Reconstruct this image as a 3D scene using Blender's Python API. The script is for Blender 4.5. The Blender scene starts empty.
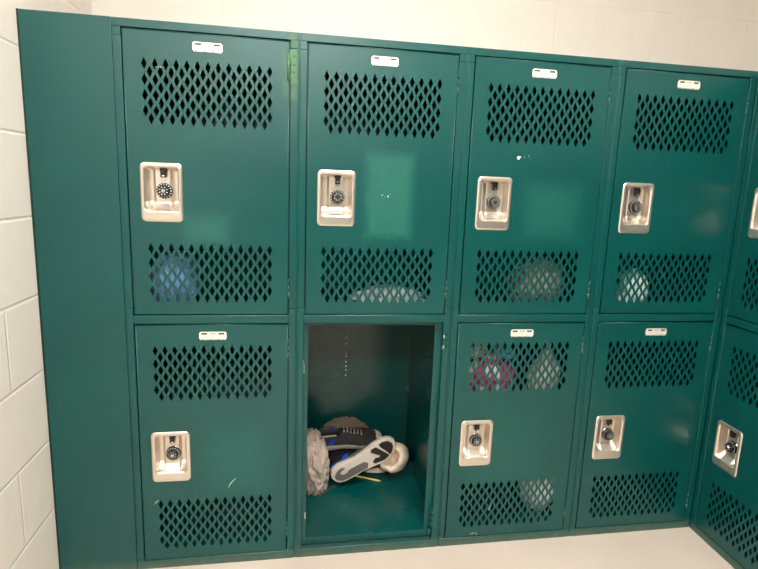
import bpy, bmesh, math, random
from mathutils import Vector, Matrix, noise
random.seed(7)
sc = bpy.context.scene
C = sc.collection
PI = math.pi
W = 0.4572          # width of a locker column
H = 1.523           # height of the lockers
D = 0.500           # depth of the lockers

# ------------------------------------------------------------------ materials
def new_mat(name):
    m = bpy.data.materials.new(name); m.use_nodes = True
    nt = m.node_tree; b = nt.nodes['Principled BSDF']
    return m, nt, b

def srgb(r, g, b):
    f = lambda c: (c/255/12.92) if c/255 <= .04045 else ((c/255+.055)/1.055)**2.4
    return (f(r), f(g), f(b), 1)

def plain(name, col, rough=.6, metal=0., bump=0., bscale=200., coat=0.):
    m, nt, b = new_mat(name)
    b.inputs['Base Color'].default_value = col
    b.inputs['Roughness'].default_value = rough
    b.inputs['Metallic'].default_value = metal
    b.inputs['Coat Weight'].default_value = coat
    tc = nt.nodes.new('ShaderNodeTexCoord')
    n = nt.nodes.new('ShaderNodeTexNoise'); n.inputs['Scale'].default_value = bscale
    n.inputs['Detail'].default_value = 3
    nt.links.new(tc.outputs['Object'], n.inputs['Vector'])
    if bump:
        bp = nt.nodes.new('ShaderNodeBump'); bp.inputs['Strength'].default_value = bump
        bp.inputs['Distance'].default_value = .002
        nt.links.new(n.outputs['Fac'], bp.inputs['Height'])
        nt.links.new(bp.outputs['Normal'], b.inputs['Normal'])
    return m

def mth(nt, op, a, b=None, c=None):
    n = nt.nodes.new('ShaderNodeMath'); n.operation = op
    for i, v in enumerate((a, b, c)):
        if v is None: continue
        if isinstance(v, (int, float)): n.inputs[i].default_value = v
        else: nt.links.new(v, n.inputs[i])
    return n.outputs[0]

def mix(nt, fac, a, b):
    n = nt.nodes.new('ShaderNodeMix'); n.data_type = 'RGBA'
    if isinstance(fac, (int, float)): n.inputs[0].default_value = fac
    else: nt.links.new(fac, n.inputs[0])
    for i, v in ((6, a), (7, b)):
        if isinstance(v, tuple): n.inputs[i].default_value = v
        else: nt.links.new(v, n.inputs[i])
    return n.outputs[2]

TEAL = srgb(0, 70, 67)
def paint(name, patches=(), dust=False, rough=.30, tone=TEAL):
    """glossy teal enamel; patches = (cx, cz, half w, half h, softness, colour, strength, kind)
    worn or touched-up areas with their own outline, in the object's own coordinates"""
    m, nt, b = new_mat(name)
    tc = nt.nodes.new('ShaderNodeTexCoord')
    sep = nt.nodes.new('ShaderNodeSeparateXYZ'); nt.links.new(tc.outputs['Object'], sep.inputs[0])
    n1 = nt.nodes.new('ShaderNodeTexNoise'); n1.inputs['Scale'].default_value = 4; n1.inputs['Detail'].default_value = 4
    nt.links.new(tc.outputs['Object'], n1.inputs['Vector'])
    n2 = nt.nodes.new('ShaderNodeTexNoise'); n2.inputs['Scale'].default_value = 45; n2.inputs['Detail'].default_value = 5
    nt.links.new(tc.outputs['Object'], n2.inputs['Vector'])
    col = mix(nt, n1.outputs['Fac'], tuple(c*.78 for c in tone[:3])+(1,), tuple(c*1.22 for c in tone[:3])+(1,))
    rg = mth(nt, 'MULTIPLY_ADD', n1.outputs['Fac'], .10, rough-.05)
    for (cx, cz, hw, hh, soft, pc, st) in patches:
        nx = mth(nt, 'MULTIPLY_ADD', n2.outputs['Fac'], .02, -.010)
        dx = mth(nt, 'SUBTRACT', mth(nt, 'ABSOLUTE', mth(nt, 'ADD', mth(nt, 'SUBTRACT', sep.outputs[0], cx), nx)), hw)
        dz = mth(nt, 'SUBTRACT', mth(nt, 'ABSOLUTE', mth(nt, 'ADD', mth(nt, 'SUBTRACT', sep.outputs[2], cz), nx)), hh)
        d = mth(nt, 'MAXIMUM', dx, dz)
        mr = nt.nodes.new('ShaderNodeMapRange')
        mr.inputs['From Min'].default_value = soft; mr.inputs['From Max'].default_value = -soft
        mr.inputs['To Min'].default_value = 0; mr.inputs['To Max'].default_value = st
        mr.interpolation_type = 'SMOOTHSTEP'
        nt.links.new(d, mr.inputs['Value'])
        nn = mth(nt, 'MULTIPLY_ADD', n2.outputs['Fac'], .9, .55)
        f = mth(nt, 'MULTIPLY', mr.outputs[0], nn)
        col = mix(nt, f, col, pc)
        rg = mth(nt, 'MULTIPLY_ADD', f, .25, rg)
    if dust:
        mr = nt.nodes.new('ShaderNodeMapRange')
        mr.inputs['From Min'].default_value = .034; mr.inputs['From Max'].default_value = .004
        nt.links.new(sep.outputs[2], mr.inputs['Value'])
        f = mth(nt, 'MULTIPLY', mr.outputs[0], mth(nt, 'MULTIPLY_ADD', n2.outputs['Fac'], .5, .02))
        col = mix(nt, f, col, srgb(128, 128, 100))
        rg = mth(nt, 'MULTIPLY_ADD', f, .4, rg)
    nt.links.new(col, b.inputs['Base Color'])
    nt.links.new(rg, b.inputs['Roughness'])
    bp = nt.nodes.new('ShaderNodeBump'); bp.inputs['Strength'].default_value = .12; bp.inputs['Distance'].default_value = .002
    n3 = nt.nodes.new('ShaderNodeTexNoise'); n3.inputs['Scale'].default_value = 9; n3.inputs['Detail'].default_value = 2
    nt.links.new(tc.outputs['Object'], n3.inputs['Vector'])
    h = mth(nt, 'MULTIPLY_ADD', n2.outputs['Fac'], .05, n3.outputs['Fac'])
    nt.links.new(h, bp.inputs['Height']); nt.links.new(bp.outputs['Normal'], b.inputs['Normal'])
    return m

M_frame = paint('teal_enamel_frame', dust=True)
M_door = paint('teal_enamel_door')
M_in = paint('teal_enamel_interior', rough=.27)
M_fill = paint('teal_enamel_filler', rough=.3, dust=True)
M_green = paint('touched_up_green', tone=srgb(64, 106, 70), rough=.4)
M_steel = plain('brushed_steel', srgb(220, 209, 196), .29, .88, .05, 300)
M_dullsteel = plain('worn_steel', srgb(190, 190, 180), .35, .9, .1, 200)
M_chrome = plain('chrome', srgb(225, 225, 225), .12, 1)
M_black = plain('black_plastic', srgb(9, 9, 10), .5)
M_dark = plain('dark_latch', srgb(30, 27, 25), .35, .3)
M_white = plain('white_mark', srgb(235, 235, 230), .5)
M_plate = plain('satin_number_plate', srgb(236, 232, 222), .38, .35, .03, 200)
M_brown = plain('plate_slot', srgb(60, 48, 42), .6)
M_greymark = plain('plate_print', srgb(150, 148, 142), .6)
M_scr = plain('bare_scratch', srgb(214, 212, 196), .5)
M_caulk = plain('old_caulk', srgb(14, 36, 35), .9, 0, .8, 90)

# ------------------------------------------------------------------ mesh helpers
def box(bm, x0, x1, y0, y1, z0, z1, bev=0., mi=0):
    vs = [bm.verts.new((x, y, z)) for x in (x0, x1) for y in (y0, y1) for z in (z0, z1)]
    idx = [(0, 1, 3, 2), (4, 6, 7, 5), (0, 4, 5, 1), (2, 3, 7, 6), (0, 2, 6, 4), (1, 5, 7, 3)]
    fs = [bm.faces.new([vs[i] for i in q]) for q in idx]
    for f in fs: f.material_index = mi
    if bev:
        es = {e for f in fs for e in f.edges}
        r = bmesh.ops.bevel(bm, geom=list(es), offset=bev, segments=2, affect='EDGES', profile=.5)
        for f in r['faces']: f.material_index = mi; f.smooth = True

def cyl(bm, p0, p1, r0, r1=None, n=16, mi=0, smooth=True):
    if r1 is None: r1 = r0
    p0, p1 = Vector(p0), Vector(p1); d = (p1-p0).normalized()
    a = d.orthogonal().normalized(); b = d.cross(a)
    A = [bm.verts.new(p0+(a*math.cos(t)+b*math.sin(t))*r0) for t in [2*PI*i/n for i in range(n)]]
    B = [bm.verts.new(p1+(a*math.cos(t)+b*math.sin(t))*r1) for t in [2*PI*i/n for i in range(n)]]
    for i in range(n):
        f = bm.faces.new((A[i], A[(i+1) % n], B[(i+1) % n], B[i])); f.smooth = smooth; f.material_index = mi
    f = bm.faces.new(A[::-1]); f.material_index = mi
    f = bm.faces.new(B); f.material_index = mi

def obj(name, bm, mats, parent=None, loc=(0, 0, 0), label=None):
    me = bpy.data.meshes.new(name)
    bmesh.ops.recalc_face_normals(bm, faces=bm.faces)
    bm.to_mesh(me); bm.free()
    for m in (mats if isinstance(mats, (list, tuple)) else [mats]): me.materials.append(m)
    o = bpy.data.objects.new(name, me); C.objects.link(o); o.location = loc
    if parent: o.parent = parent
    if label: o['label'] = label
    return o

def mesh_obj(name, me, parent=None, loc=(0, 0, 0), label=None):
    o = bpy.data.objects.new(name, me); C.objects.link(o); o.location = loc
    if parent: o.parent = parent
    if label: o['label'] = label
    return o

def thing(name, label, cat, loc=(0, 0, 0), rotz=0, group=None):
    o = bpy.data.objects.new(name, None); C.objects.link(o); o.empty_display_size = .1
    o.location = loc; o.rotation_euler = (0, 0, rotz); o['label'] = label; o['category'] = cat
    if group: o['group'] = group
    return o

def tag(o, label, cat, group=None, kind=None):
    o['label'] = label; o['category'] = cat
    if group: o['group'] = group
    if kind: o['kind'] = kind
    return o

def rrect(cx, cz, w, h, r, n=5):
    pts = []
    for (sx, sz, a0) in ((1, 1, 0), (-1, 1, 90), (-1, -1, 180), (1, -1, 270)):
        for i in range(n+1):
            a = math.radians(a0+90*i/n)
            pts.append((cx+sx*(w/2-r)+r*math.cos(a), cz+sz*(h/2-r)+r*math.sin(a)))
    return pts

def curve_plate(loops, depth):
    """flat plate in XZ with holes; front face at y = 0, thickness towards +y"""
    cu = bpy.data.curves.new('tmp', 'CURVE'); cu.dimensions = '2D'; cu.fill_mode = 'BOTH'
    cu.extrude = depth/2
    for lp in loops:
        s = cu.splines.new('POLY'); s.points.add(len(lp)-1); s.use_cyclic_u = True
        for i, (x, z) in enumerate(lp): s.points[i].co = (x, z, 0, 1)
    o = bpy.data.objects.new('tmp', cu); C.objects.link(o)
    bpy.context.view_layer.update()
    dg = bpy.context.evaluated_depsgraph_get()
    me = bpy.data.meshes.new_from_object(o.evaluated_get(dg))
    bpy.data.objects.remove(o)
    bm = bmesh.new(); bm.from_mesh(me); bpy.data.meshes.remove(me)
    for v in bm.verts:
        x, y, z = v.co; v.co = (x, depth/2 - z, y)
    bmesh.ops.remove_doubles(bm, verts=bm.verts, dist=1e-6)
    for f in bm.faces: f.smooth = False; f.material_index = 0
    return bm

# ------------------------------------------------------------------ the locker door and what is on it
DW = .408                      # door width
LAT_X0, LAT_DX, LAT_DZ = .0723-.0235, .02575, .038
def diamonds(z_first):
    out = []
    for r in range(4):
        for i in range(13): out.append((LAT_X0+i*LAT_DX, z_first-r*LAT_DZ))
        for i in range(12): out.append((LAT_X0+(i+.5)*LAT_DX, z_first-(r+.5)*LAT_DZ))
    return [[(x-.0070, z), (x, z-.0150), (x+.0070, z), (x, z+.0150)] for x, z in out]

def door_mesh(h, top_first, low_first, cup_top, cup_bot, name):
    cupw, cx = .1055, .0520-.0235+.1055/2
    loops = [[(0, 0), (DW, 0), (DW, h), (0, h)]]
    loops += diamonds(top_first) + diamonds(low_first)
    loops += [rrect(cx, (cup_top+cup_bot)/2, cupw-.016, cup_top-cup_bot-.016, .010)]
    bm = curve_plate(loops, .0016)
    # folded edges of the door pan
    box(bm, 0, .0014, .0016, .018, 0, h); box(bm, DW-.0014, DW, .0016, .018, 0, h)
    box(bm, .0014, DW-.0014, .0016, .018, 0, .0014); box(bm, .0014, DW-.0014, .0016, .018, h-.0014, h)
    # rolled top and side edges
    cyl(bm, (.0012, .0012, h-.0012), (DW-.0012, .0012, h-.0012), .0019, n=12)
    cyl(bm, (.0012, .0014, .001), (.0012, .0014, h-.001), .0016, n=10)
    cyl(bm, (DW-.0012, .0014, .001), (DW-.0012, .0014, h-.001), .0016, n=10)
    me = bpy.data.meshes.new(name); bmesh.ops.recalc_face_normals(bm, faces=bm.faces)
    bm.to_mesh(me); bm.free(); me.materials.append(M_door)
    return me

# heights measured from the bottom of each door
HU, HL = 1.4995-.7745, .7435-.0305
UP = dict(h=HU, top_first=1.4200-.7745, low_first=.9535-.7745, cup_top=1.1785-.7745, cup_bot=1.0255-.7745)
LO = dict(h=HL, top_first=.6705-.0305, low_first=.2060-.0305, cup_top=.4310-.0305, cup_bot=.2760-.0305)
ME_UP = door_mesh(name='upper_door', **UP)
ME_LO = door_mesh(name='lower_door', **LO)

def smooth(t): t = max(0, min(1, t)); return t*t*(3-2*t)

def recess_mesh():
    """drawn steel cup: a rounded plate with a deep pocket, origin at its top left corner"""
    w, h = .1055, .1535
    ix0, ix1, iz0, iz1 = .0095, w-.0095, -h+.0265, -.0115   # pocket rim
    nx, nz = 44, 60
    bm = bmesh.new()
    def sd(x, z, cx, cz, hw, hh, r):
        qx, qz = abs(x-cx)-hw+r, abs(z-cz)-hh+r
        return math.hypot(max(qx, 0), max(qz, 0))+min(max(qx, qz), 0)-r
    vs = []
    for j in range(nz+1):
        row = []
        for i in range(nx+1):
            u = i/nx; v = j/nz
            # outer rounded rectangle: squeeze the corners of the grid
            x = w*u; z = -h*v
            r = .013
            dx = max(0, r-min(x, w-x)); dz = max(0, r-min(-z, h+z))
            if dx > 0 and dz > 0:
                L = math.hypot(dx, dz); m = max(dx, dz)
                k = m/L
                nx_, nz_ = dx*k, dz*k
                x += (dx-nx_)*(1 if x < w/2 else -1); z += (dz-nz_)*(-1 if -z < h/2 else 1)
            s = -sd(x, z, (ix0+ix1)/2, (iz0+iz1)/2, (ix1-ix0)/2, (iz1-iz0)/2, .010)
            y = -.0030
            if s > 0:
                dp = smooth(s/.007)
                ramp = smooth((z-iz0)/.026)*.75+.25            # sloped floor of the cup
                cxl = abs(x-w/2)
                side = smooth((cxl-.019)/.006)                 # side scoops beside the raised dial seat
                y = -.0030 + dp*(.0200*ramp + .013*side*ramp)
                if s < .0025: y -= .0004
            edge = min(u, 1-u, v, 1-v)
            if i in (0, nx) or j in (0, nz): y = 0.0002
            elif edge < 1.5/nx: y += .0004
            row.append(bm.verts.new((x, y, z)))
        vs.append(row)
    for j in range(nz):
        for i in range(nx):
            f = bm.faces.new((vs[j][i], vs[j][i+1], vs[j+1][i+1], vs[j+1][i])); f.smooth = True
    # shallow stamped marks along the lower lip
    for k in range(6):
        x = w/2-.017+k*.0062
        box(bm, x, x+.0036, -.0036, -.0028, -h+.011, -h+.0155, 0, 0)
    me = bpy.data.meshes.new('handle_recess'); bmesh.ops.recalc_face_normals(bm, faces=bm.faces)
    bm.to_mesh(me); bm.free(); me.materials.append(M_steel)
    return me
ME_CUP = recess_mesh()

def dial_mesh():
    bm = bmesh.new()
    cyl(bm, (0, .013, 0), (0, .006, 0), .0215, .0205, 40, 2)       # chrome ring
    n = 40; rings = [(.0208, .006), (.0204, .0005), (.0152, -.0008), (.0147, -.0095), (.0132, -.0112), (.0050, -.0112), (.0042, -.0125)]
    vr = []
    for k, (r, y) in enumerate(rings):
        vr.append([bm.verts.new(((r-(.0007 if (i % 2 and k in (3, 4)) else 0))*math.cos(2*PI*i/n), y, r*math.sin(2*PI*i/n))) for i in range(n)])
    for k in range(len(rings)-1):
        for i in range(n):
            f = bm.faces.new((vr[k][i], vr[k][(i+1) % n], vr[k+1][(i+1) % n], vr[k+1][i]))
            f.material_index = 2 if k == 5 else 0
    f = bm.faces.new(vr[-1]); f.material_index = 2
    def mark(a, r0, r1, t, y):
        ca, sa = math.cos(a), math.sin(a)
        f = bm.faces.new([bm.verts.new((r*ca-q*sa, y, r*sa+q*ca)) for r, q in ((r0, -t), (r1, -t), (r1, t), (r0, t))])
        f.material_index = 1
    for i in range(16): mark(2*PI*i/16, .0196, .0160, .0009, -.0013)      # graduations round the rim
    for i in range(8): mark(2*PI*(i+.5)/8, .0115, .0075, .0007, -.0115)    # marks on the knob face
    box(bm, -.0008, .0008, -.0135, -.0120, -.0026, .0026, 0, 0)            # key slot
    me = bpy.data.meshes.new('combination_dial'); bmesh.ops.recalc_face_normals(bm, faces=bm.faces)
    bm.to_mesh(me); bm.free()
    for m in (M_black, M_white, M_chrome): me.materials.append(m)
    return me
ME_DIAL = dial_mesh()

def lever_mesh():
    bm = bmesh.new()
    box(bm, -.0090, .0090, .004, .016, -.010, .002, .001, 0)
    box(bm, -.0068, .0068, -.001, .012, -.0255, -.004, .0016, 0)
    box(bm, -.0030, .0042, -.0022, 0, -.0235, -.0195, .0004, 1)
    me = bpy.data.meshes.new('latch_lever'); bm.to_mesh(me); bm.free()
    me.materials.append(M_dark); me.materials.append(M_chrome)
    return me
ME_LEVER = lever_mesh()

def plate_mesh():
    w, h = .0735, .0235
    pts = [(0.003, 0), (w-.003, 0), (w-.003, .0028), (w, .004), (w, h-.004), (w-.004, h), (.004, h), (0, h-.004), (0, .004), (.003, .0028)]
    bm = curve_plate([pts], .0016)
    for v in bm.verts: v.co.y -= .0018
    def q(x0, x1, z0, z1, mi):
        vv = [bm.verts.new(p) for p in ((x0, -.0020, z0), (x1, -.0020, z0), (x1, -.0020, z1), (x0, -.0020, z1))]
        f = bm.faces.new(vv); f.material_index = mi
    q(.0060, .0215, h-.0078, h-.0030, 1); q(w-.0215, w-.0060, h-.0078, h-.0030, 1)   # slots
    for k in range(4): q(.0290+k*.0042, .0290+k*.0042+.0028, h-.0072, h-.0032, 2)       # small worn print
    for k in range(9): q(.0055+k*.0071, .0055+k*.0071+.0048, .0002, .0026, 2 if k % 3 else 1)
    q(w/2-.0004, w/2+.0004, .006, .013, 2)
    me = bpy.data.meshes.new('number_plate'); bmesh.ops.recalc_face_normals(bm, faces=bm.faces)
    bm.to_mesh(me); bm.free()
    for m in (M_plate, M_brown, M_greymark): me.materials.append(m)
    return me
ME_PLATE = plate_mesh()

def hinge_mesh():
    bm = bmesh.new()
    for k in range(3):
        cyl(bm, (0, -.0006, k*.0185), (0, -.0006, k*.0185+.0178), .0030, n=12)
    cyl(bm, (0, -.0006, -.0015), (0, -.0006, .0565), .0018, n=10)
    me = bpy.data.meshes.new('hinge'); bmesh.ops.recalc_face_normals(bm, faces=bm.faces); bm.to_mesh(me); bm.free()
    me.materials.append(M_frame)
    return me
ME_HINGE = hinge_mesh()

def make_door(parent, upper, mat=None, label=None, hinge_label=None, open_hinge=False):
    P = UP if upper else LO
    d = mesh_obj('door', ME_UP if upper else ME_LO, parent, (.0235, 0, .7745 if upper else .0305), label)
    if mat:
        d.material_slots[0].link = 'OBJECT'; d.material_slots[0].material = mat
    cx = .0520-.0235
    cup = mesh_obj('handle_recess', ME_CUP, d, (cx, 0, P['cup_top']))
    mesh_obj('combination_dial', ME_DIAL, d, (cx+.0565, .009, P['cup_top']-.0725))
    mesh_obj('latch_lever', ME_LEVER, d, (cx+.0560, .004, P['cup_top']-.0125))
    mesh_obj('number_plate', ME_PLATE, d, (.1900-.0235, 0, P['h']-.0430))
    mesh_obj('hinge', ME_HINGE, d, (DW+.0020, 0, P['h']-.100))
    mesh_obj('hinge', ME_HINGE, d, (DW+.0020, 0, .045))
    return d

# ------------------------------------------------------------------ the two-tier locker column
def frame_bm(holes=False):
    bm = bmesh.new()
    g = .0004
    SL, SR = .0200, .4345                      # inner edges of the two stiles
    xs0, xs1 = .0002, W-.0002
    # uprights in runs that stop at the cross members
    for (a, b) in ((.0035, SL), (SR, xs1-.0030)):
        box(bm, a, b, -.0012, .012, .042, .789, .0020)
        box(bm, a, b, 0, .012, .7898, 1.4822, .0011)
    # side flanges folded back beside the seams
    box(bm, xs0, .0036, .0012, .016, 0, H, .0006); box(bm, xs1-.0031, xs1, .0012, .016, 0, H, .0006)
    # cross members
    box(bm, .0036, xs1-.0031, .0006, .016, 1.5030, H, .0014)
    box(bm, SL-.0008, SR+.0008, -.0012, .016, .7470, .7712, .0022)
    box(bm, .0036, xs1-.0031, -.0010, .016, 0, .0275, .0020)
    for (a, b) in ((.0035, SL), (SR, xs1-.0030)):
        box(bm, a, b, .0002, .012, .0275, .0415, .0010)
        box(bm, a, b, .0002, .012, 1.4828, 1.5030, .0010)
    # recessed jambs the doors close against
    for (z0, z1) in ((.0275, .7470), (.7712, 1.5030)):
        box(bm, SL-.001, .0340, .0195, .0210, z0, z1); box(bm, .4130, SR+.001, .0195, .0210, z0, z1)
        box(bm, .0340, .4130, .0195, .0210, z0, z0+.0235); box(bm, .0340, .4130, .0195, .0210, z1-.012, z1)
        box(bm, SL-.0012, SL, .010, .0205, z0, z1); box(bm, SR, SR+.0012, .010, .0205, z0, z1)
    return bm

def make_column(loc, rotz, label, doors, group='two-tier lockers along the wall'):
    t = thing('double_tier_locker', label, 'locker', loc, rotz, group)
    obj('frame', frame_bm(), M_frame, t)
    bm = bmesh.new(); box(bm, .0010, .0022, .0161, D, 0, H); obj('side_panel', bm, M_in, t)
    bm = bmesh.new(); box(bm, W-.0022, W-.0010, .0161, D, 0, H); obj('side_panel', bm, M_in, t)
    bm = bmesh.new(); box(bm, .0023, W-.0023, D-.0014, D, 0, H)
    obj('back_panel', bm, M_in, t)
    bm = bmesh.new(); box(bm, .0023, W-.0023, .0165, D-.0015, H-.0014, H-.0002); obj('top_panel', bm, M_in, t)
    bm = bmesh.new(); box(bm, .0023, W-.0023, .0211, D-.0015, .7575, .7590)
    box(bm, .0036, W-.0036, .0211, .0225, .7480, .7575); obj('shelf', bm, M_in, t)
    bm = bmesh.new(); box(bm, .0023, W-.0023, .0211, D-.0015, .0485, .0500)
    obj('floor_panel', bm, M_in, t)
    for (upper, mat, lab) in doors: make_door(t, upper, mat, lab)
    return t

PALE = srgb(36, 118, 98)
m1u = paint('teal_enamel_door_pale_spot', [(.190, .232, .052, .034, .028, srgb(28, 100, 88), .5), (.405, .640, .012, .05, .015, srgb(72, 108, 70), .4)])
m1l = paint('teal_enamel_door_scratched', [(.27, .30, .08, .10, .06, srgb(10, 96, 88), .4)])
m2u = paint('teal_enamel_door_pale_rectangle', [(.230, .337, .064, .112, .022, PALE, .36)])
m3u = paint('teal_enamel_door_faded_patch', [(.268, .31, .080, .072, .04, srgb(22, 96, 84), .4)])
m3l = paint('teal_enamel_door_dull', [(.18, .30, .12, .12, .05, srgb(16, 84, 76), .4)])

g = None
c1 = make_column((0, 0, 0), 0, 'teal locker column next to the plain filler panel, green hinge at its upper right',
                 [(True, m1u, None), (False, m1l, None)])
c2 = make_column((W, 0, 0), 0, 'teal locker column whose lower compartment stands open without a door', [(True, m2u, None)])
c3 = make_column((2*W, 0, 0), 0, 'teal locker column right of the open compartment, with pink and white things behind its mesh',
                 [(True, m3u, None), (False, m3l, None)])
c4 = make_column((3*W, 0, 0), 0, 'last teal locker column of the straight row, beside the inside corner', [(True, None, None), (False, None, None)])
c5 = make_column((4*W+.0014, -.0012, 0), -PI/2-math.radians(3.0), 'teal locker column turned to face left on the adjoining wall, at the right edge',
                 [(True, None, None), (False, None, None)])

bm = bmesh.new(); box(bm, -.0010, .0006, .004, .060, 0, H, .0004); box(bm, -.030, -.0012, .0006, .0024, 0, H); obj('corner_strip', bm, M_frame, c5)

# old green hinge leaf with three screws, upper right of the first column
bm = bmesh.new()
box(bm, .4325, .4510, -.0020, -.0002, 1.4040, 1.4790, .0006, 0)
for z in (1.4640, 1.4430, 1.4240): cyl(bm, (.4440, -.0018, z), (.4440, -.0042, z), .0030, .0020, 14, 0)
cyl(bm, (.4300, -.0030, 1.4020), (.4300, -.0030, 1.4690), .0036, n=12)
box(bm, .4290, .4530, -.0012, -.0002, 1.3960, 1.4045, .0004, 0)
obj('hinge_leaf', bm, M_green, c1, label='green painted hinge leaf with three screws')
m1f = paint('teal_enamel_frame_worn', [(.4430, 1.440, .008, .085, .012, srgb(72, 108, 66), .6)], dust=True)
f1 = [o for o in c1.children if o.name.startswith('frame')][0]
f1.material_slots[0].link = 'OBJECT'; f1.material_slots[0].material = m1f

# remains of the missing door: hinge stub with holes, latch bits
bm = bmesh.new()
for z in (.7100, .6930, .6740):
    cyl(bm, (.4435, -.0016, z), (.4435, .0004, z), .0040, n=14, mi=1)
cyl(bm, (.4360, -.001, .6980), (.4360, -.001, .7080), .0022, n=10, mi=0)
cyl(bm, (.4360, -.001, .6650), (.4360, -.001, .6760), .0024, n=10, mi=0)
box(bm, .4300, .4375, -.0012, .0000, .6650, .6690, .0004, 0)
obj('hinge_remnant', bm, [M_dullsteel, M_black], c2, label='bare screw holes and metal stubs where the door hung')
bm = bmesh.new()
for k in range(3): cyl(bm, (.4330, 0, .075+k*.0185), (.4330, 0, .0925+k*.0185), .0034, n=12)
box(bm, .4280, .4345, .002, .0035, .070, .135, .0005)
box(bm, .4210, .4330, .003, .012, .046, .062, .002)
obj('hinge_remnant', bm, M_frame, c2, label='bent lower hinge knuckles')
bm = bmesh.new(); box(bm, .0210, .0235, .004, .018, .595, .622, .0008); box(bm, .0195, .0215, -.0006, .004, .622, .637, .0006)
obj('strike_plate', bm, M_dullsteel, c2)
bm = bmesh.new(); box(bm, .0290, .0330, .0170, .0196, .118, .140, .0008)
obj('striker_bump', bm, M_dullsteel, c2, label='small pale metal tab at the left foot of the opening')
bm = bmesh.new(); box(bm, .052, .062, .0188, .0196, .036, .0405, .0004)
obj('sill_hole', bm, M_black, c2, label='dark hole in the sill')
for z in (.603, .577, .548, .524, .4835, .4725, .450, .432, .4175, .395): 
    bm = bmesh.new(); cyl(bm, (.1995, D-.0012, z+.012), (.1995, D-.0035, z+.012), .0038, .0026, 10)
    obj('rivet', bm, M_white, c2, label='small pale rivet on the back panel')

# scuffs with their own shape
def scuff(parent, x, z, pts, name='paint_chip'):
    bm = bmesh.new()
    for (dx, dz, r) in pts:
        n = 7; vs = [bm.verts.new((x+dx+r*(.7+.6*random.random())*math.cos(2*PI*i/n), -.0004, z+dz+r*(.7+.6*random.random())*math.sin(2*PI*i/n))) for i in range(n)]
        bm.faces.new(vs)
    o = obj(name, bm, M_scr, parent); return o
scuff(c2, .249, 1.112, [(0, 0, .0028), (-.016, .003, .0016), (-.008, -.001, .0008), (.006, .006, .0008)])
scuff(c3, .170, 1.2350, [(0, 0, .005), (.018, .002, .0014), (.030, .006, .0014), (.034, .000, .0010), (.006, .002, .002)])
scuff(c1, .100, 1.4130, [(0, 0, .0012), (.006, 0, .001), (.012, .0005, .0012), (.018, 0, .0008)])
def scratch(parent, x0, z0, x1, z1, r=.0012, name='scratch'):
    bm = bmesh.new(); d = Vector((x1-x0, 0, z1-z0)); n = Vector((-d.z, 0, d.x)).normalized()*r
    N = 6; L = []; R = []
    for i in range(N+1):
        t = i/N; p = Vector((x0, -.0004, z0))+d*t+n*2.2*math.sin(t*PI); w = math.sin(PI*(.08+.84*t))
        L.append(bm.verts.new(p+n*w)); R.append(bm.verts.new(p-n*w))
    for i in range(N): bm.faces.new((L[i], L[i+1], R[i+1], R[i]))
    obj(name, bm, M_scr, parent)
scratch(c1, .262, .2480, .2850, .2780, .0012)
scratch(c1, .0550, .2080, .0680, .2200, .0010)
scratch(c3, .1060, .0340, .1260, .0400, .0010)
scratch(c3, .1260, .0400, .1300, .0300, .0008)
scratch(c3, .1620, .1150, .1750, .1400, .0007)

# ------------------------------------------------------------------ filler panel
bm = bmesh.new()
box(bm, -.2092, -.0008, 0, .0016, 0, H, .0005)
box(bm, -.2092, -.2078, .0016, .03, 0, H); box(bm, -.0022, -.0008, .0016, .03, 0, H)
box(bm, -.2078, -.0022, .0016, .03, H-.0014, H)
t = thing('locker_filler_panel', 'plain flat teal filler panel between the left block wall and the first locker column', 'panel', (0, 0, 0))
obj('panel', bm, M_fill, t)
bm = bmesh.new()                                   # ragged dark caulk edge
n = 150; L = []; R = []
for i in range(n+1):
    z = H*i/n
    w = .0022+.0030*max(0, noise.noise(Vector((0, 0, z*38))))+.0018*max(0, noise.noise(Vector((3, 0, z*120))))
    w *= 1.7 if z < 1.2 else .8
    L.append([bm.verts.new((-.2115, -.0006, z)), bm.verts.new((-.2092+w*.5-.001, -.0008-w*.6, z)), bm.verts.new((-.2080+w*.35, -.0003, z))])
for i in range(n):
    for k in range(2):
        f = bm.faces.new((L[i][k], L[i][k+1], L[i+1][k+1], L[i+1][k])); f.smooth = True
obj('caulk_line', bm, M_caulk, t, label='ragged dark caulk along the wall')

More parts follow.
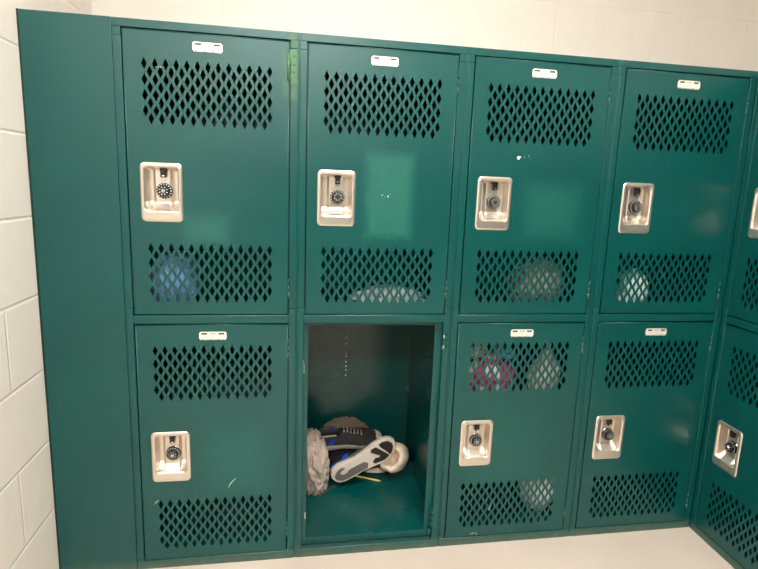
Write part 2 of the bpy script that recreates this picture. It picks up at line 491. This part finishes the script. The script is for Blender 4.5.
# ------------------------------------------------------------------ the room
def block_wall(name, course_z, joint0, axis, relief=.5):
    m, nt, b = new_mat(name)
    tc = nt.nodes.new('ShaderNodeTexCoord'); sep = nt.nodes.new('ShaderNodeSeparateXYZ')
    nt.links.new(tc.outputs['Object'], sep.inputs[0])
    u = sep.outputs[axis]; v = sep.outputs[2]
    nz = nt.nodes.new('ShaderNodeTexNoise'); nz.inputs['Scale'].default_value = 14; nz.inputs['Detail'].default_value = 5
    nt.links.new(tc.outputs['Object'], nz.inputs['Vector'])
    fine = nt.nodes.new('ShaderNodeTexNoise'); fine.inputs['Scale'].default_value = 160; fine.inputs['Detail'].default_value = 4
    nt.links.new(tc.outputs['Object'], fine.inputs['Vector'])
    row = mth(nt, 'DIVIDE', mth(nt, 'SUBTRACT', v, course_z), .2032)
    fr = mth(nt, 'FRACT', row); fl = mth(nt, 'FLOOR', row)
    dz = mth(nt, 'MULTIPLY', mth(nt, 'MINIMUM', fr, mth(nt, 'SUBTRACT', 1, fr)), .2032)
    odd = mth(nt, 'MODULO', mth(nt, 'ADD', fl, 100), 2)
    cu = mth(nt, 'ADD', mth(nt, 'DIVIDE', mth(nt, 'SUBTRACT', u, joint0), .4064), mth(nt, 'MULTIPLY', odd, .5))
    fu = mth(nt, 'FRACT', mth(nt, 'ADD', cu, 50))
    du = mth(nt, 'MULTIPLY', mth(nt, 'MINIMUM', fu, mth(nt, 'SUBTRACT', 1, fu)), .4064)
    d = mth(nt, 'MINIMUM', dz, du)
    d = mth(nt, 'ADD', d, mth(nt, 'MULTIPLY_ADD', nz.outputs['Fac'], .0024, -.0012))
    mr = nt.nodes.new('ShaderNodeMapRange'); mr.inputs['From Min'].default_value = .0015; mr.inputs['From Max'].default_value = .0055
    mr.interpolation_type = 'SMOOTHSTEP'; nt.links.new(d, mr.inputs['Value'])
    col = mix(nt, nz.outputs['Fac'], srgb(230, 222, 212), srgb(238, 231, 221))
    nt.links.new(col, b.inputs['Base Color']); b.inputs['Roughness'].default_value = .5
    hh = mth(nt, 'ADD', mth(nt, 'MULTIPLY', mr.outputs[0], 1.0), mth(nt, 'MULTIPLY', fine.outputs['Fac'], .22))
    bp = nt.nodes.new('ShaderNodeBump'); bp.inputs['Strength'].default_value = relief; bp.inputs['Distance'].default_value = .004
    nt.links.new(hh, bp.inputs['Height']); nt.links.new(bp.outputs['Normal'], b.inputs['Normal'])
    return m
M_wallL = block_wall('cream_block_wall_left', .0127, -.17+.2032, 1)
M_wallB = block_wall('cream_block_wall_back', .0127, .20, 0, .25)

M_unseen_dark, nt, b = new_mat('unseen_wall_dark_below')  # unseen walls: dark green lower part added to darken reflections in the doors
tc = nt.nodes.new('ShaderNodeTexCoord'); sep = nt.nodes.new('ShaderNodeSeparateXYZ'); nt.links.new(tc.outputs['Object'], sep.inputs[0])
f = mth(nt, 'GREATER_THAN', sep.outputs[2], 1.55)
nt.links.new(mix(nt, f, srgb(22, 58, 54), srgb(226, 220, 210)), b.inputs['Base Color']); b.inputs['Roughness'].default_value = .6
def struct(name, bm, m):
    o = obj(name, bm, m); o['kind'] = 'structure'; return o
XL, XR, YB, YF, ZC = -.2115, 2.46, .53, -4.2, 2.42
bm = bmesh.new(); box(bm, XL-.1, XL, YF, YB+.1, 0, ZC); struct('wall_left', bm, M_wallL)
bm = bmesh.new(); box(bm, XL, XR, YB, YB+.1, 0, ZC); struct('wall_back', bm, M_wallB)
bm = bmesh.new(); box(bm, XR, XR+.1, YF, YB+.1, 0, ZC); struct('wall_right', bm, M_unseen_dark)
bm = bmesh.new(); box(bm, XL-.1, XR+.1, YF-.1, YF, 0, ZC); struct('wall_front', bm, M_unseen_dark)
m_ceil = plain('ceiling_paint', srgb(232, 226, 214), .8, 0, .1, 120)
bm = bmesh.new(); box(bm, XL-.1, XR+.1, YF-.1, YB+.1, ZC, ZC+.08); struct('ceiling', bm, m_ceil)

m_floor, nt, b = new_mat('speckled_beige_floor')
tc = nt.nodes.new('ShaderNodeTexCoord')
n1 = nt.nodes.new('ShaderNodeTexNoise'); n1.inputs['Scale'].default_value = 5; n1.inputs['Detail'].default_value = 6
n2 = nt.nodes.new('ShaderNodeTexNoise'); n2.inputs['Scale'].default_value = 120; n2.inputs['Detail'].default_value = 3
for n_ in (n1, n2): nt.links.new(tc.outputs['Object'], n_.inputs['Vector'])
c_ = mix(nt, n1.outputs['Fac'], srgb(190, 176, 164), srgb(212, 200, 187))
c_ = mix(nt, mth(nt, 'MULTIPLY', n2.outputs['Fac'], .35), c_, srgb(204, 192, 178))
nt.links.new(c_, b.inputs['Base Color']); b.inputs['Roughness'].default_value = .55
bm = bmesh.new(); box(bm, XL-.1, XR+.1, YF-.1, YB+.1, -.1, 0); struct('floor', bm, m_floor)

# ------------------------------------------------------------------ shoes
M_sgrey = plain('grey_knit', srgb(112, 108, 106), .8, 0, .6, 600)
M_sdark = plain('charcoal_knit', srgb(58, 55, 55), .8, 0, .6, 600)
M_sblue = plain('blue_rubber', srgb(20, 92, 200), .5)
M_sole = plain('cream_midsole', srgb(206, 196, 182), .6, 0, .3, 300)
M_pad = plain('grey_tread_rubber', srgb(98, 94, 92), .7, 0, .6, 500)
M_tread = plain('dark_tread_rubber', srgb(40, 31, 29), .6, 0, .6, 500)
M_lace = plain('lace_cord', srgb(170, 160, 148), .9)
M_inner = plain('shoe_lining', srgb(26, 25, 26), .9)

def half_width(x):                        # x 0 = heel .. 1 = toe
    pts = [(0, 0), (.02, .017), (.06, .027), (.14, .033), (.28, .033), (.42, .030), (.58, .036), (.72, .042), (.84, .040), (.93, .030), (.98, .016), (1, 0)]
    for (a, b_), (c, d_) in zip(pts, pts[1:]):
        if a <= x <= c:
            t = (x-a)/(c-a); return b_+(d_-b_)*t
    return 0
def centre(x): return .006*math.sin(PI*x)
LEN = .265
def make_shoe(label, upper_mat, M, group):
    t = thing('sneaker', label, 'shoe', group=group)
    t.matrix_world = M
    N = 36
    # midsole
    bm = bmesh.new(); rings = []
    for (zz, k) in ((0.0, .93), (.003, 1.0), (.014, .985), (.020, 1.02), (.024, .96)):
        ring = []
        for side in (1, -1):
            rng = range(N+1) if side == 1 else range(N-1, 0, -1)
            for i in rng:
                x = (1-math.cos(PI*i/N))/2
                y = centre(x)+side*half_width(x)*k
                lift = .010*max(0, (x-.7)/.3)**2 + .004*max(0, (.12-x)/.12)**2
                heel = .008*smooth((.45-x)/.3) if zz > .01 else 0
                ring.append(bm.verts.new(((x-.5)*LEN*(.985 if k < .95 else 1)+.5*LEN, y, zz+lift+heel)))
        rings.append(ring)
    for a, b_ in zip(rings, rings[1:]):
        for i in range(len(a)):
            f = bm.faces.new((a[i], a[(i+1) % len(a)], b_[(i+1) % len(a)], b_[i])); f.smooth = True
    bm.faces.new(rings[0]); bm.faces.new(rings[-1])
    ms = obj('sole', bm, M_sole, t)
    # tread pads under the sole
    def pad(name, pts, mat):
        bm = bmesh.new()
        lo = []; up = []
        for (x, y) in pts:
            lift = .010*max(0, (x-.7)/.3)**2 + .004*max(0, (.12-x)/.12)**2
            lo.append(bm.verts.new((x*LEN, centre(x)+y, lift-.0022))); up.append(bm.verts.new((x*LEN, centre(x)+y, lift+.0008)))
        bm.faces.new(lo); bm.faces.new(up[::-1])
        for i in range(len(pts)): bm.faces.new((lo[i], lo[(i+1) % len(pts)], up[(i+1) % len(pts)], up[i]))
        obj(name, bm, mat, ms)
    pad('heel_tread', [(.10, -.016), (.05, -.004), (.05, .010), (.10, .022), (.20, .026), (.34, .024), (.50, .025), (.54, .010), (.50, -.002), (.38, -.004), (.27, -.004), (.22, .004), (.17, .005), (.135, -.003), (.16, -.012), (.24, -.018), (.19, -.024), (.14, -.022)], M_pad)
    pad('forefoot_tread', [(.62, .026), (.60, .016), (.66, .008), (.70, .014), (.74, .010), (.70, -.002), (.64, -.022), (.67, -.030), (.74, -.028), (.78, -.006), (.82, .016), (.84, .030), (.76, .034)], M_tread)
    pad('forefoot_tread', [(.86, .030), (.84, .010), (.80, -.014), (.79, -.030), (.85, -.030), (.92, -.020), (.955, -.004), (.95, .010), (.91, .022)], M_tread)
    # upper: lofted over the midsole, sunken at the collar
    bm = bmesh.new(); K = 22; rows = []
    def top(x):
        pts = [(0, .078), (.05, .083), (.2, .070), (.34, .072), (.45, .078), (.60, .062), (.75, .048), (.88, .038), (.96, .027), (1, .016)]
        for (a, b_), (c, d_) in zip(pts, pts[1:]):
            if a <= x <= c:
                tt = smooth((x-a)/(c-a)); return b_+(d_-b_)*tt
        return .016
    for i in range(N+1):
        x = .012+.976*(1-math.cos(PI*i/N))/2; row = []
        hw = half_width(x)*.97; h = top(x)
        for k in range(K+1):
            a = PI*k/K
            cx_, sx_ = math.cos(a), math.sin(a)
            yy = (abs(cx_)**.75)*(1 if cx_ > 0 else -1)*hw*(1-.22*smooth(sx_*1.1)*(1 if x < .5 else .6))
            zz = .022+(h-.022)*(sx_**.72 if sx_ > 0 else 0)
            cav = 0
            if .035 < x < .40 and abs(cx_) < .62:
                cav = smooth(min((x-.035)/.04, (.40-x)/.06, (.62-abs(cx_))/.16))
            zz -= cav*.045
            wr = .0012*noise.noise(Vector((x*14, yy*120, zz*60)))
            row.append(bm.verts.new((x*LEN, centre(x)+yy+wr, zz+wr)))
        rows.append(row)
    for i in range(N):
        for k in range(K):
            f = bm.faces.new((rows[i][k], rows[i][k+1], rows[i+1][k+1], rows[i+1][k])); f.smooth = True
            xm = (i+.5)/N; xm = (1-math.cos(PI*xm))/2; am = abs(math.cos(PI*(k+.5)/K))
            mi = 0
            if .05 < xm < .37 and am < .50: mi = 1
            elif xm < .16 and am > .80: mi = 2
            elif .40 < xm < .72 and am < .34: mi = 1
            f.material_index = mi
    for r_ in (rows[0], rows[-1]): bm.faces.new(r_)
    up_ = obj('upper', bm, [upper_mat, M_inner, M_sblue], t)
    # laces
    bm = bmesh.new()
    for q in range(6):
        x = .44+.05*q; z = top(x)+.001; w = .012
        cyl(bm, (x*LEN, centre(x)-w, z-.002), ((x+.02)*LEN, centre(x)+w, z-.002), .0020, n=8)
        cyl(bm, (x*LEN, centre(x)+w, z-.001), ((x+.02)*LEN, centre(x)-w, z-.001), .0020, n=8)
    obj('lace', bm, M_lace, t)
    for s in (1, -1):                      # blue flash on each flank of the heel
        bm = bmesh.new(); vs = []
        for (x, z) in ((.20, .030), (.27, .030), (.33, .060), (.27, .060)):
            vs.append((x*LEN, centre(x)+s*(half_width(x)*.99+.0006), z))
        a_ = [bm.verts.new(v) for v in vs]; b_ = [bm.verts.new((v[0], v[1]-s*.006, v[2])) for v in vs]
        bm.faces.new(a_); bm.faces.new(b_[::-1])
        for i in range(4): bm.faces.new((a_[i], a_[(i+1) % 4], b_[(i+1) % 4], b_[i]))
        obj('side_stripe', bm, M_sblue, t)
    return t

def frame_matrix(origin, xdir, zdir):
    x = Vector(xdir).normalized(); z = Vector(zdir); z = (z-x*z.dot(x)).normalized(); y = z.cross(x)
    m = Matrix((x, y, z)).transposed().to_4x4(); m.translation = Vector(origin); return m
a32 = math.radians(31)
ax = Vector((math.cos(a32), -.02, math.sin(a32)))
mid = Vector((.707, .285, .1555))
M1 = frame_matrix(mid-ax.normalized()*LEN/2, ax, (.03, 1, .06))
make_shoe('grey sneaker lying on its side with cream patterned sole facing out of the open locker', M_sgrey, M1, 'pair of sneakers in the open locker')
M2 = frame_matrix((.530, .425, .150), (1, -.03, .06), (.10, -.45, 1))
make_shoe('dark grey sneaker with blue heel lying behind the upturned sole', M_sdark, M2, 'pair of sneakers in the open locker')

# ------------------------------------------------------------------ crumpled cloth
def cloth_blob(name, c, dims, seed, amp, mat, freq=3.0, flat=None, stretch=(1, 1, 1), sub=5, limit=None):
    bm = bmesh.new(); bmesh.ops.create_icosphere(bm, subdivisions=sub, radius=1)
    off = Vector((seed*7.3, seed*3.1, seed*5.7))
    for v in bm.verts:
        p = v.co.copy(); q = Vector((p.x*stretch[0], p.y*stretch[1], p.z*stretch[2]))
        warp = Vector((noise.noise(q*1.6+off), noise.noise(q*1.6+off+Vector((9, 0, 0))), noise.noise(q*1.6+off+Vector((0, 9, 0)))))
        w = q*freq+warp*1.6+off
        r1 = min(1, abs(noise.noise(w))*3.2)-.5
        r2 = min(1, abs(noise.noise(w*2.3+Vector((4, 1, 7))))*3.0)-.5
        lowf = noise.noise(q*1.1+off)*.5
        k = 1+amp*(r1*.75+r2*.16+lowf)
        pp = Vector((p.x*dims[0], p.y*dims[1], p.z*dims[2]))*k
        pp += Vector(c)
        if flat is not None and pp.z < flat: pp.z = flat+.0004+(.002*abs(noise.noise(w*3)))
        if limit:
            for ax_, lo, hi in limit:
                pp[ax_] = max(lo, min(hi, pp[ax_]))
        v.co = pp
    for f in bm.faces: f.smooth = True
    return obj(name, bm, mat)

M_cgrey = plain('warm_grey_jersey', srgb(184, 168, 156), .95, 0, .5, 700)
M_cdark = plain('black_jersey', srgb(34, 33, 35), .95, 0, .5, 700)
M_cream = plain('cream_fleece', srgb(232, 212, 190), .95, 0, .5, 500)
M_bluec = plain('pale_blue_cloth', srgb(130, 168, 222), .9, 0, .4, 500)
M_whitec = plain('white_cloth', srgb(244, 244, 242), .9, 0, .4, 500)
M_tan = plain('taupe_cloth', srgb(160, 140, 128), .9, 0, .4, 500)

tag(cloth_blob('crumpled_shirt', (.516, .300, .138), (.062, .075, .112), 2, .36, M_cgrey, 1.7, .0502, (1.2, 1.2, .85), 6, ((0, .4605, .9), (1, .024, .495))),
    'crumpled warm grey shirt bunched against the left side of the open locker', 'shirt')
tag(cloth_blob('crumpled_scarf', (.655, .484, .180), (.085, .013, .055), 21, .30, plain('taupe_knit', srgb(128, 110, 98), .9, 0, .5, 500), 2.4, None, (1, 1, 1), 5, ((1, .3, .4975),)),
    'taupe crumpled scarf piled behind the sneakers against the back panel', 'scarf')
tag(cloth_blob('crumpled_jacket', (.690, .425, .090), (.100, .050, .045), 5, .25, M_cdark, 2.0, .0502, (1, 1, 1), 5, ((0, .465, .90), (1, .30, .4975))),
    'crumpled black garment heaped under the rear sneaker in the open locker', 'clothing')
# rolled sock with an open mouth
bm = bmesh.new(); NR, NS = 26, 40; rows = []
prof = [(.010, -.045), (.028, -.043), (.038, -.030), (.044, -.008), (.046, .016), (.043, .034), (.036, .043), (.028, .041), (.024, .030), (.021, .010), (.015, -.008), (.004, -.014)]
for i, (r, z) in enumerate(prof):
    row = []
    for k in range(NS):
        a = 2*PI*k/NS
        n_ = noise.noise(Vector((math.cos(a)*2.2, math.sin(a)*2.2, z*40)))*.006
        row.append(bm.verts.new(((r+n_)*math.cos(a)*1.0, (r+n_)*math.sin(a)*.82, z+n_)))
    rows.append(row)
for a_, b_ in zip(rows, rows[1:]):
    for k in range(NS):
        f = bm.faces.new((a_[k], a_[(k+1) % NS], b_[(k+1) % NS], b_[k])); f.smooth = True
bm.faces.new(rows[0][::-1]); bm.faces.new(rows[-1])
so = obj('rolled_sock', bm, M_cream)
so.matrix_world = frame_matrix((.838, .345, .130), (.55, .1, .85), (-.62, -.70, .10)) @ Matrix.Scale(1.28, 4)
sub = so.modifiers.new('s', 'SUBSURF'); sub.levels = 1; sub.render_levels = 1
tag(so, 'cream rolled sock tucked against the toe of the upturned sneaker', 'sock')
tag(cloth_blob('white_sock', (.775, .392, .0605), (.050, .020, .011), 9, .22, M_cream, 1.8, .0502, (1, 1, 1), 5),
    'flat cream sock trailing under the sneaker beside the rolled one', 'sock')

# pencil
p0, p1 = Vector((.664, .378, .0535)), Vector((.779, .316, .0535)); d = (p1-p0)
pc = thing('pencil', 'short yellow pencil lying on the floor of the open locker', 'pencil', p0)
bm = bmesh.new(); cyl(bm, (0, 0, 0), d*.93, .0034, n=6, smooth=False); obj('shaft', bm, plain('yellow_lacquer', srgb(222, 206, 120), .4), pc)
bm = bmesh.new(); cyl(bm, d*.93, d, .0034, .0008, 10); obj('tip', bm, plain('bare_wood', srgb(200, 170, 120), .7), pc)
# flat dark strap
bm = bmesh.new(); a0, a1 = Vector((.543, .238, .0512)), Vector((.640, .342, .0512)); n_ = Vector((-(a1-a0).y, (a1-a0).x, 0)).normalized()*.0042
L = [];
for i in range(13):
    p = a0.lerp(a1, i/12)+Vector((0, 0, .0012*abs(math.sin(i*.7))))
    L.append([bm.verts.new(p+n_+Vector((0, 0, k))) for k in (0, .0014)]+[bm.verts.new(p-n_+Vector((0, 0, k))) for k in (.0014, 0)])
for a_, b_ in zip(L, L[1:]):
    for k in range(4): bm.faces.new((a_[k], a_[(k+1) % 4], b_[(k+1) % 4], b_[k]))
bm.faces.new(L[0]); bm.faces.new(L[-1][::-1])
tag(obj('strap', bm, plain('dark_strap', srgb(66, 66, 66), .7)), 'thin dark grey strap running out from under the sneaker', 'strap')

# ------------------------------------------------------------------ things behind the mesh of the closed doors
SH = .7592
tag(cloth_blob('folded_towel', (.110, .105, .848), (.066, .070, .088), 11, .14, M_bluec, 1.8, SH+.0004, (1, 1, 1), 5, ((0, .006, .44), (1, .028, .4))),
    'pale blue cloth behind the lower mesh of the upper left locker door', 'cloth')
tag(cloth_blob('crumpled_towel', (.735, .095, .796), (.105, .070, .042), 12, .30, plain('grey_white_cloth', srgb(176, 174, 172), .9), 2.4, SH+.0004, (1, 1, 1), 5, ((0, .465, .90), (1, .028, .4))),
    'low grey-white crumpled cloth behind the mesh of the door above the open locker', 'cloth')
tag(cloth_blob('crumpled_sweater', (1.230, .125, .850), (.085, .085, .092), 13, .20, M_tan, 2.2, SH+.0004, (1, 1, 1), 5, ((0, .925, 1.35), (1, .035, .45))),
    'taupe crumpled clothing behind the lower mesh of the third upper locker', 'clothing')
tag(cloth_blob('laundry_bag', (1.560, .095, .826), (.046, .060, .074), 14, .12, M_whitec, 1.8, SH+.0004, (1, 1, 1), 5, ((0, 1.38, 1.8), (1, .035, .45))),
    'small white bundle behind the lower mesh of the upper locker nearest the corner', 'bundle')
# pink and white striped bag hanging from the locker shelf
m_pink, nt, b = new_mat('pink_white_print')
tc = nt.nodes.new('ShaderNodeTexCoord'); vo = nt.nodes.new('ShaderNodeTexNoise'); vo.inputs['Scale'].default_value = 16; vo.inputs['Detail'].default_value = 1
nt.links.new(tc.outputs['Object'], vo.inputs['Vector'])
rp = nt.nodes.new('ShaderNodeValToRGB'); rp.color_ramp.interpolation = 'CONSTANT'
cr = rp.color_ramp; cr.elements[0].color = srgb(216, 204, 198); cr.elements[1].position = .42; cr.elements[1].color = srgb(190, 40, 104)
e = cr.elements.new(.62); e.color = srgb(225, 215, 210)
nt.links.new(vo.outputs['Fac'], rp.inputs[0]); nt.links.new(rp.outputs[0], b.inputs['Base Color']); b.inputs['Roughness'].default_value = .8
def hanging(name, label, cat, x, y, z0, z1, w, dpt, mat, seed, loop=True):
    t = thing(name, label, cat, (x, y, z0))
    bm = bmesh.new(); N = 26; K = 32; rows = []
    h = z1-z0
    for i in range(N+1):
        v = i/N; row = []
        s = math.sin(PI*min(1, .08+v*.95)/1.0*.5+.25)*(1-.65*smooth((v-.7)/.3))
        s *= smooth(.12+v/.10) if v < .1 else 1
        for k in range(K):
            a = 2*PI*k/K
            f = 1+.16*noise.noise(Vector((math.cos(a)*2+seed, math.sin(a)*2, v*3)))+.05*math.sin(a*7+seed+v*4)
            row.append(bm.verts.new((w*s*f*math.cos(a), dpt*s*f*math.sin(a), v*h)))
        rows.append(row)
    for a_, b_ in zip(rows, rows[1:]):
        for k in range(K):
            f = bm.faces.new((a_[k], a_[(k+1) % K], b_[(k+1) % K], b_[k])); f.smooth = True
    bm.faces.new(rows[0][::-1]); bm.faces.new(rows[-1])
    obj('bag', bm, mat, t)
    bm = bmesh.new(); top = .7545-z0
    for s in (1, -1):
        pts = [Vector((s*w*.25, 0, h-.004)), Vector((s*w*.22, 0, (h+top)/2)), Vector((0, 0, top))]
        for p, q in zip(pts, pts[1:]): cyl(bm, p, q, .0028, n=8)
    obj('drawstring', bm, M_lace, t)
    return t
hanging('pink_bag', 'pink and white printed bag hung behind the upper mesh of the lower third door', 'bag', 1.080, .092, .40, .622, .088, .058, m_pink, 1)
hanging('white_bag', 'pale domed bag hung beside the pink one behind the same mesh', 'bag', 1.270, .080, .36, .640, .050, .045, plain('pale_taupe_bag', srgb(198, 184, 174), .85), 3)
tag(cloth_blob('knit_hat', (1.020, .085, .640), (.036, .045, .030), 17, .2, plain('beige_knit', srgb(206, 190, 166), .9), 2.0, None, (1, 1, 1), 5, ((1, .03, .4),)),
    'small beige bundle resting on top of the pink bag', 'bundle')
tag(cloth_blob('small_cloth', (1.128, .075, .628), (.026, .035, .020), 18, .2, plain('dusty_blue', srgb(90, 150, 190), .8), 2.0, None, (1, 1, 1), 4, ((1, .03, .4),)),
    'small blue cloth resting on top of the pink bag', 'cloth')
tag(cloth_blob('white_bundle', (1.290, .088, .165), (.062, .064, .110), 15, .10, M_whitec, 1.5, .0504, (1, 1, 1), 5, ((0, .925, 1.366), (1, .026, .45))),
    'bright white rounded bundle on the floor of the lower third locker', 'bundle')

# ------------------------------------------------------------------ lights: fluorescent troffers in the ceiling
def fixture(label, x, y, sx, sy, power):
    t = thing('ceiling_light', label, 'light', (x, y, ZC), 0, 'ceiling lights')
    bm = bmesh.new()
    for (a, b_, c, d_) in ((-sx, sx, -sy, -sy+.02), (-sx, sx, sy-.02, sy), (-sx, -sx+.02, -sy+.02, sy-.02), (sx-.02, sx, -sy+.02, sy-.02)):
        box(bm, a, b_, c, d_, -.05, -.0005, .002)
    obj('frame', bm, M_white, t)
    m, nt, b = new_mat('lit_diffuser')
    b.inputs['Base Color'].default_value = (.8, .8, .8, 1)
    b.inputs['Emission Color'].default_value = (1, .97, .93, 1); b.inputs['Emission Strength'].default_value = power
    bm = bmesh.new(); box(bm, -sx+.02, sx-.02, -sy+.02, sy-.02, -.045, -.03); obj('diffuser', bm, m, t)
fixture('fluorescent ceiling light in front of the lockers', .72, -.95, .60, .16, 48)
fixture('fluorescent ceiling light behind the camera', .46, -2.9, .60, .16, 75)

# ------------------------------------------------------------------ camera
def rot(a, b, c):
    return Matrix.Rotation(a, 3, 'Z') @ Matrix.Rotation(b, 3, 'X') @ Matrix.Rotation(c, 3, 'Y')
R = rot(-.1702, -.1779, -.0374)
cam = bpy.data.cameras.new('camera'); co = bpy.data.objects.new('camera', cam); C.objects.link(co)
cam.sensor_fit = 'HORIZONTAL'; cam.sensor_width = 36; cam.lens = 36*534.34/758
m = Matrix((R @ Vector((1, 0, 0)), R @ Vector((0, 0, 1)), R @ Vector((0, -1, 0)))).transposed().to_4x4()
m.translation = Vector((.4336, -1.4934, 1.1332)); co.matrix_world = m
cam.clip_start = .02
sc.camera = co
w = bpy.data.worlds.new('world'); sc.world = w; w.use_nodes = True
w.node_tree.nodes['Background'].inputs[0].default_value = (.05, .05, .05, 1)
sc.view_settings.view_transform = 'Standard'; sc.view_settings.look = 'None'
sc.view_settings.gamma = 1; sc.view_settings.use_curve_mapping = False
sc.view_settings.exposure = .20
